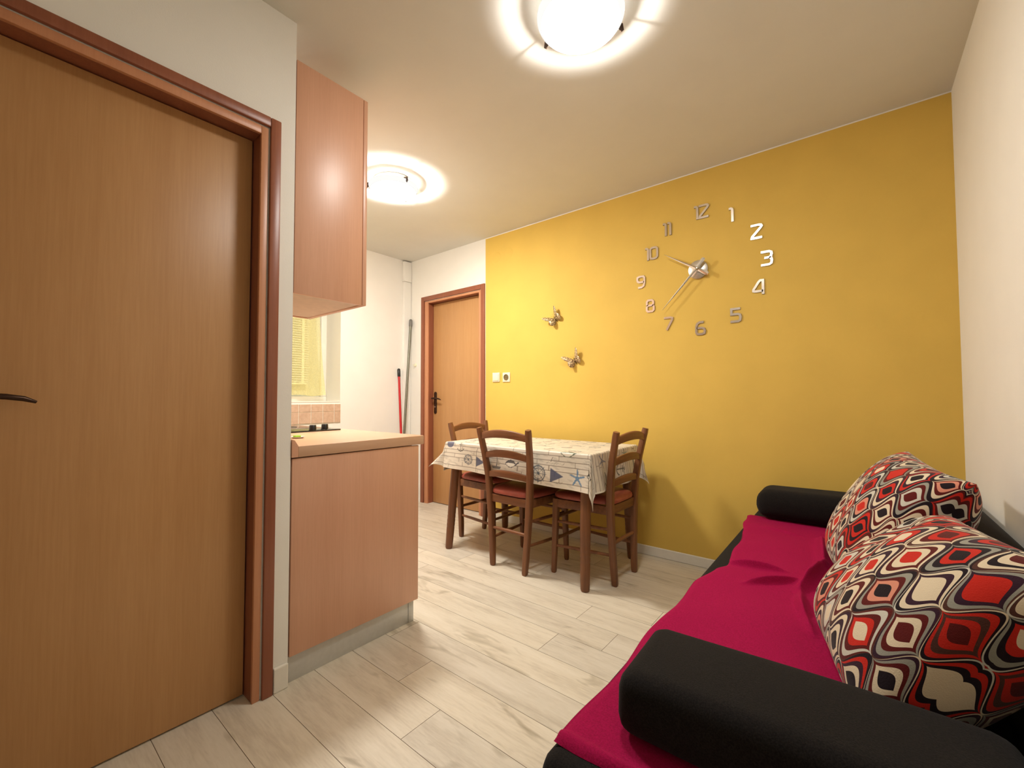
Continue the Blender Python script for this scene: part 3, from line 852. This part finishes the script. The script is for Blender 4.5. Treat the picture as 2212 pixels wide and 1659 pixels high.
def stroke(bm, P_, w, y0, y1, ymid):
    P_ = [Vector((p[0], p[1])) for p in P_]; Lf, Rt = [], []
    closed = (P_[0]-P_[-1]).length < 1e-5
    n = len(P_)
    for i, p in enumerate(P_):
        if closed and i in (0, n-1): a, b = (P_[1]-P_[0]).normalized(), (P_[-1]-P_[-2]).normalized()
        else:
            a = (P_[min(i+1, n-1)]-p); b = (p-P_[max(i-1, 0)])
            a = a.normalized() if a.length > 0 else b.normalized(); b = b.normalized() if b.length > 0 else a
        t = (a+b); t = t.normalized() if t.length > .2 else a
        nrm = Vector((-t.y, t.x)); k = min(1/max(nrm.dot(Vector((-a.y, a.x))), .5), 1.5)
        Lf.append(p+nrm*w*k/2); Rt.append(p-nrm*w*k/2)
    rings = []
    for l_, r_ in zip(Lf, Rt):
        rings.append([bm.verts.new((l_.x, y0, l_.y)), bm.verts.new((l_.x, y1, l_.y)), bm.verts.new((r_.x, y1, r_.y)), bm.verts.new((r_.x, y0, r_.y))])
    for a, b in zip(rings, rings[1:]):
        for i in range(4):
            f = bm.faces.new((a[i], a[(i+1) % 4], b[(i+1) % 4], b[i])); f.material_index = 0 if i == 1 else 1
    bm.faces.new(rings[0][::-1]).material_index = 1; bm.faces.new(rings[-1]).material_index = 1

CC = Vector((-.766, YB, 1.869))
ck = thing('wall_clock', 'large silver stick-on clock with separate numerals on the yellow wall', 'clock', CC)
NP = {'12': (-.711, 2.141), '1': (-.548, 2.077), '2': (-.420, 1.946), '3': (-.373, 1.785), '4': (-.416, 1.629), '5': (-.534, 1.486), '6': (-.728, 1.431), '7': (-.919, 1.481), '8': (-1.034, 1.609), '9': (-1.095, 1.775), '10': (-1.021, 1.951), '11': (-.920, 2.085)}
for t_, (x, z) in NP.items():
    bm = new(); hgt = .088; adv = [ADV.get(c, .74) for c in t_]; tot = sum(adv)-.10; cx = -tot/2
    for c, a in zip(t_, adv):
        for pl in DIG[c]:
            stroke(bm, [((cx+p[0])*hgt, (p[1]-.5)*hgt) for p in pl], .0135, 0, -.006, 0)
        cx += a - (.02 if t_ == '12' else 0)
    o = obj('numeral', bm, [M['numeral'], M['num_edge']], ck, smooth=False, recalc=True)
    for p in o.data.polygons: pass
    o.location = (x*1.045-CC.x, 0, z*1.045-CC.z); o['label'] = 'mirror silver numeral ' + t_
bm = new(); lathe(bm, [(.0001, -.016), (.056, -.016), (.059, -.014), (.059, 0), (.0001, 0)], n=64, axis='y'); obj('hub_disc', bm, M['brushed'], ck)
def hand(name, tip, tail, w0, yo, L=.0):
    bm = new(); tp, tl = Vector(tip), Vector(tail); d = (tp-tl).normalized(); nn = Vector((-d.y, d.x))
    cuts = [(tl, w0*1.5), (tl+d*.012, w0*1.9), (Vector((0, 0)), w0*1.25), (tp*.35, w0), (tp, w0*.22)]
    rings = []
    for p, w in cuts:
        rings.append([Vector((p.x+nn.x*w, yo, p.y+nn.y*w)), Vector((p.x, yo-.0028, p.y)), Vector((p.x-nn.x*w, yo, p.y-nn.y*w)), Vector((p.x, yo+.0008, p.y))])
    loft(bm, rings, True); return obj(name, bm, M['brushed'] if name == 'minute_hand' else M['chrome'], ck, smooth=False)
hand('hour_hand', (-.205, .132), (.066, -.044), .0068, -.036)
hand('minute_hand', (-.221, -.238), (.045, .058), .0062, -.044)
bm = new(); lathe(bm, [(.0001, -.052), (.006, -.051), (.0085, -.048), (.0085, -.016), (.0001, -.016)], n=24, axis='y'); obj('spindle_cap', bm, M['chrome'], ck)

# ------------------------------------------------------------------ butterflies
def wing_outline(s):
    P_ = [(0, .004), (.012, .020), (.030, .040), (.048, .052), (.056, .050), (.054, .038), (.046, .022), (.036, .010), (.040, .002), (.042, -.012), (.036, -.026), (.026, -.032), (.014, -.026), (.004, -.012)]
    return [(x*s, y*s) for x, y in P_]
def wing_mat(name, c1, c2):
    t = NT(name); co = t.n('ShaderNodeTexCoord').outputs['Object']
    vo = t.n('ShaderNodeTexVoronoi', feature='DISTANCE_TO_EDGE'); vo.inputs['Scale'].default_value = 70; t.l(co, vo.inputs['Vector'])
    t.l(t.ramp(vo.outputs['Distance'], [(.04, c1), (.14, c2)]), t.b.inputs['Base Color']); t.set(.35, .2); return t.mat
wm1 = wing_mat('butterfly_wing_dark', lin(96, 72, 36), lin(222, 198, 150)); wm2 = wing_mat('butterfly_wing_pale', lin(112, 84, 60), lin(232, 204, 156))
def butterfly(x, z, roll, label, mat, s=1.4):
    r = thing('butterfly_ornament', label, 'wall ornament', (x, YB-.001, z), 0, 'butterflies on the yellow wall'); r.rotation_euler = (0, roll, 0)
    bm = new(); tube(bm, [(0, -.002, -.024*s), (0, -.003, -.01*s), (0, -.0035, .006*s), (0, -.003, .018*s)], [.0015, .003, .0036, .002], 8); b_ = obj('body', bm, M['darkmetal'], r)
    bm = new()
    for sg in (-1, 1): tube(bm, [(sg*.001, -.005, .017*s), (sg*.008, -.010, .03*s), (sg*.013, -.012, .036*s)], .0005, 5)
    obj('antennae', bm, M['darkmetal'], b_)
    for sg, ang in ((-1, math.radians(30)), (1, math.radians(16))):
        bm = new(); o_ = wing_outline(s); n = len(o_); c0 = (.022*s, .006*s)
        def lift(px, pz): return (sg*px*math.cos(ang), -.006-px*math.sin(ang)-(px*px)*2.5, pz)
        top = [bm.verts.new(lift(*p)) for p in o_]; cen = bm.verts.new(lift(*c0))
        for i in range(n): bm.faces.new((top[i], top[(i+1) % n], cen))
        w_ = obj('wing', bm, mat, r, angle=180); sm_ = w_.modifiers.new('solid', 'SOLIDIFY'); sm_.thickness = .0008
butterfly(-1.857+.012, 1.680, math.radians(-42), 'patterned butterfly ornament, the upper one on the yellow wall', wm1)
butterfly(-1.682+.012, 1.340, math.radians(-30), 'paler butterfly ornament, the lower one on the yellow wall', wm2)

# ------------------------------------------------------------------ switch, socket, painted covers
sw = thing('light_switch', 'cream light switch beside the far door frame', 'switch', (-2.468, YB, 1.239))
obj('plate', B(-.041, .041, -.009, 0, -.041, .041, bev=.004), M['plastic'], sw)
bm = new(); box(bm, -.031, .031, -.0145, -.0092, -.031, .031, bev=.003); obj('rocker', bm, M['plastic'], sw)
so = thing('wall_socket', 'cream wall socket right of the light switch', 'socket', (-2.352, YB, 1.236))
bm = new(); box(bm, -.041, .041, -.008, 0, -.041, .041, bev=.004); obj('plate', bm, M['plastic'], so)
bm = new(); lathe(bm, [(.026, -.0083), (.026, -.012), (.0225, -.012), (.020, -.0085), (.0001, -.0085)], n=36, axis='y'); obj('well', bm, M['socket_dark'], so)
bm = new()
for sg in (-1, 1): tube(bm, [(sg*.0095, -.0086, 0), (sg*.0095, -.0095, 0)], .0028, 10)
obj('contact_holes', bm, M['black'], so)
for i, (x, z, lb) in enumerate(((-2.464, 2.307, 'faint round yellow painted cover nearest the far door'), (-2.325, 2.316, 'faint round yellow painted cover second from the far door'))):
    bm = new(); lathe(bm, [(.0001, -.0012), (.044, -.0012), (.0465, -.0003), (.047, .001)], n=48, axis='y')
    o = obj('junction_cover', bm, M['yellow']); o.location = (x, YB+.0002, z); tag(o, lb, 'junction cover', 'painted over junction covers')

# ------------------------------------------------------------------ sofa (day bed along the right wall)
SZ = .42
def softbox(x0, x1, y0, y1, z0, z1, r, crown=0.0, seg=5, nz=0.0, div=14):
    bm = new(); box(bm, x0, x1, y0, y1, z0, z1, bev=r, segs=seg)
    if crown or nz:
        bmesh.ops.subdivide_edges(bm, edges=[e for e in bm.edges if e.calc_length() > .06], cuts=div, use_grid_fill=True)
        cx, cy = (x0+x1)/2, (y0+y1)/2
        for v in bm.verts:
            u = max(0, 1-((v.co.x-cx)/((x1-x0)/2))**2); w = max(0, 1-((v.co.y-cy)/((y1-y0)/2))**2)
            if v.co.z > (z0+z1)/2: v.co.z += crown*u**.5*w**.5
            if nz:
                v.co.x += nz*math.sin(v.co.y*11+v.co.z*17); v.co.z += nz*.6*math.sin(v.co.y*7+v.co.x*13)
    return bm
sf = thing('sofa', 'black fabric day bed sofa along the right wall', 'sofa', (0, 1.73, 0))
off = Vector((0, -1.73, 0))
def sofa_part(name, bm, lb=None, ang=60):
    bmesh.ops.translate(bm, verts=bm.verts, vec=off); o = obj(name, bm, M['blackfab'], sf, angle=ang)
    if lb: o['label'] = lb
sofa_part('seat_mattress', softbox(-.462, .232, .635, 2.835, .235, SZ, .035, seg=6))
sofa_part('base', softbox(-.440, .36, .66, 2.82, .05, .233, .012, seg=2))
bm = softbox(.238, .372, .66, 2.835, .236, .655, .07, seg=6); sofa_part('backrest', bm)
for x in (-.39, .31):
    for y in (.72, 2.76):
        bm = new(); tube(bm, [(x, y, 0), (x, y, .052)], [.02, .024], 16); sofa_part('leg', bm)

# bolsters lying on the blanket at both ends
def bolster(x0, x1, y0, y1, z0, z1, r, label, rot=0):
    cx, cy = (x0+x1)/2, (y0+y1)/2
    bm = softbox(x0-cx, x1-cx, y0-cy, y1-cy, 0, z1-z0, r, crown=.008, seg=6, nz=.0016)
    o = obj('bolster', bm, M['blackfab'], angle=70); o.location = (cx, cy, z0); o.rotation_euler = (0, 0, rot)
    tag(o, label, 'bolster', 'black bolsters at the sofa ends')
BZ = SZ+.0065
bolster(-.372, .188, .765, 1.005, BZ, .540, .034, 'black rectangular bolster across the near end of the sofa', math.radians(2))
bolster(-.428, .188, 2.545, 2.80, BZ, .572, .062, 'black rounded bolster at the far end of the sofa against the yellow wall')

# blanket
def build_blanket():
    nu, nv = 260, 520; y0, y1 = .688, 2.62
    def xl(y):
        k = [(.68, -.447), (1.0, -.449), (1.25, -.452), (1.55, -.446), (1.72, -.425), (1.80, -.398), (1.86, -.404), (2.05, -.412), (2.3, -.437), (2.5, -.462), (2.62, -.478)]
        for a, b in zip(k, k[1:]):
            if y <= b[0]: t = (y-a[0])/(b[0]-a[0]); t = t*t*(3-2*t); return a[1]+(b[1]-a[1])*t
        return k[-1][1]
    yy = np.linspace(y0, y1, nv+1); xx = np.linspace(0, 1, nu+1)
    XLF = np.array([xl(v) for v in yy]); X = XLF[:, None]+(.17-XLF[:, None])*xx[None, :]; Y = np.repeat(yy[:, None], nu+1, 1)
    Z = np.full_like(X, SZ+.0045)
    def ridge(x0, y0_, x1, y1_, w, h, tp=1.0):
        dx, dy = x1-x0, y1_-y0_; L2 = dx*dx+dy*dy; t = ((X-x0)*dx+(Y-y0_)*dy)/L2; tc = np.clip(t, 0, 1)
        dd = ((X-x0)*dy-(Y-y0_)*dx)/math.sqrt(L2); dist = np.hypot(X-x0-tc*dx, Y-y0_-tc*dy)
        env = np.clip(np.sin(np.clip(tc*.94+.03, 0, 1)*PI), 0, 1)**.6
        return h*env*np.exp(-(dist/w)**2)*(1+.45*np.tanh(dd/w*2))
    free = np.ones_like(X)*(1-np.clip((1.10-Y)/.08, 0, 1))*(1-np.clip((Y-2.44)/.06, 0, 1))*(1-np.clip((X+.085)/.05, 0, 1))
    W_ = ridge(-.40, 1.80, -.22, 1.84, .013, .024)+ridge(-.31, 1.64, -.17, 1.78, .012, .022)+ridge(-.13, 2.35, -.10, 1.95, .022, .042)
    W_ += ridge(-.10, 1.97, -.155, 1.68, .018, .044)+ridge(-.155, 1.70, -.13, 1.50, .015, .018)+ridge(-.16, 1.62, -.10, 1.40, .013, .012)+ridge(-.36, 2.40, -.20, 2.36, .014, .008)
    W_ += .0018*np.sin(X*21+Y*9)+.0016*np.sin(Y*17-X*11)+.0018
    Z = Z+np.clip(W_, 0, .05)*free
    # soft rolled edges
    e = np.minimum((X-XLF[:, None]), .02)/.02; Z -= .006*(1-np.clip(e, 0, 1))**2
    nearr = np.clip((y0+.03-Y)/.03, 0, 1); Z += .010*np.sin(np.clip(nearr, 0, 1)*PI)-.002*nearr
    Y = Y+.008*np.sin(X*19)*nearr
    Xf = X.copy(); Xf += .006*np.sin(Y*15)*(1-xx[None, :])**6
    Z = np.where((xx[None, :] == 0), SZ+.0008, Z); Z = np.where((Y <= yy[0]+.009) & (np.arange(nv+1)[:, None] == 0), SZ+.0008, Z)
    co = np.stack([Xf, Y, Z], -1).reshape(-1, 3); idx = np.arange((nv+1)*(nu+1)).reshape(nv+1, nu+1)
    q_ = np.stack([idx[:-1, :-1], idx[:-1, 1:], idx[1:, 1:], idx[1:, :-1]], -1).reshape(-1, 4)
    me = bpy.data.meshes.new('blanket'); me.from_pydata(co.tolist(), [], q_.tolist())
    me.polygons.foreach_set('use_smooth', [True]*len(me.polygons)); me.materials.append(M['pink'])
    o = bpy.data.objects.new('blanket', me); COL.objects.link(o)
    tag(o, 'bright magenta fleece blanket spread over the sofa seat', 'blanket')
build_blanket()

# patterned pillows
def pillow(name, W_, Hh, Tt, loc, normal, roll, mat, label, dents=()):
    n = 72; bm = new(); uvl = bm.loops.layers.uv.new('UVMap'); sides = []
    def prof(a): return max(0.0, 1-abs(a)**2.6)**.62
    def arc(Wd):
        acc, out_, last = 0.0, [], None
        for i in range(n+1):
            u = math.sin((i/n-.5)*PI); p = (u*Wd/2, Tt/2*prof(u)**.75)
            if last: acc += math.hypot(p[0]-last[0], p[1]-last[1])
            last = p; out_.append(acc)
        return [a-acc/2 for a in out_]
    AU, AV = arc(W_), arc(Hh)
    P_ = {}
    for sgn in (1, -1):
        grid = []
        for j in range(n+1):
            row_ = []
            for i in range(n+1):
                # spacing tighter to the rim
                u = math.sin((i/n-.5)*PI); v = math.sin((j/n-.5)*PI)
                e = 1-.055*(1-abs(u)**2)*abs(v)**6; e2 = 1-.055*(1-abs(v)**2)*abs(u)**6
                x = u*W_/2*e2; y = v*Hh/2*e; th = prof(u)**.75*prof(v)**.75
                z = sgn*Tt/2*th
                z += sgn*.004*math.sin(u*7+v*3)*th
                for (du, dv, dw, dh) in dents:
                    if sgn > 0: z -= dh*math.exp(-((u-du)**2+(v-dv)**2)/dw**2)
                key = (i, j) if i in (0, n) or j in (0, n) else (i, j, sgn)
                if key not in P_: P_[key] = (bm.verts.new((x, y, z if len(key) == 3 else 0)), (AU[i], AV[j]))
                row_.append(P_[key])
            grid.append(row_)
        for j in range(n):
            for i in range(n):
                q = [grid[j][i], grid[j][i+1], grid[j+1][i+1], grid[j+1][i]]
                if sgn < 0: q = q[::-1]
                f = bm.faces.new([a[0] for a in q])
                for lp, a in zip(f.loops, q):
                    # arc-length like coordinates so the print is not stretched at the rim
                    lp[uvl].uv = (a[1][0], a[1][1])
    nrm = Vector(normal).normalized(); upv = Vector((0, 0, 1)); xa = upv.cross(nrm).normalized(); ya = nrm.cross(xa)
    Rm = Matrix((xa, ya, nrm)).transposed().to_4x4() @ Matrix.Rotation(roll, 4, 'Z')
    o = obj(name, bm, mat, angle=180, recalc=False); o.matrix_world = Matrix.Translation(loc) @ Rm
    return tag(o, label, 'cushion', 'retro ogee print cushions on the sofa')
og1 = ogee_mat('ogee_print_near', 3.0, .088, .148, math.radians(99)); og2 = ogee_mat('ogee_print_far', 8.0, .088, .148, math.radians(82))
pillow('patterned_cushion', .51, .43, .26, (.100, 1.27, .600), (-.72, -.12, .68), math.radians(3), og1, 'nearer puffy cushion with red, cream and black ogee print', dents=((-.45, .45, .25, .02),))
pillow('patterned_cushion', .50, .48, .25, (.080, 1.90, .628), (-.84, -.20, .46), math.radians(-4), og2, 'farther puffy cushion with red, cream and black ogee print, behind the nearer one')

# ------------------------------------------------------------------ camera
yaw, pit, rol = math.radians(38.8), math.radians(1.9), math.radians(-.14)
fwv = Vector((-math.sin(yaw)*math.cos(pit), math.cos(yaw)*math.cos(pit), math.sin(pit)))
rt = Vector((math.cos(yaw), math.sin(yaw), 0)); up = rt.cross(fwv)
r2 = rt*math.cos(rol)+up*math.sin(rol); u2 = up*math.cos(rol)-rt*math.sin(rol)
cam = bpy.data.cameras.new('camera'); co_ = bpy.data.objects.new('camera', cam); COL.objects.link(co_)
cam.sensor_fit = 'HORIZONTAL'; cam.sensor_width = 36; cam.lens = 925/2212*36; cam.clip_start = .02
m4 = Matrix((r2, u2, -fwv)).transposed().to_4x4(); m4.translation = Vector((0, 0, H)); co_.matrix_world = m4
sc = bpy.context.scene; sc.camera = co_
w = bpy.data.worlds.new('night'); sc.world = w; w.use_nodes = True
w.node_tree.nodes['Background'].inputs[0].default_value = (.02, .025, .04, 1); w.node_tree.nodes['Background'].inputs[1].default_value = 1
sc.view_settings.view_transform = 'Standard'; sc.view_settings.look = 'None'
sc.view_settings.exposure = 1.95; sc.view_settings.gamma = 1.0; sc.view_settings.use_curve_mapping = False
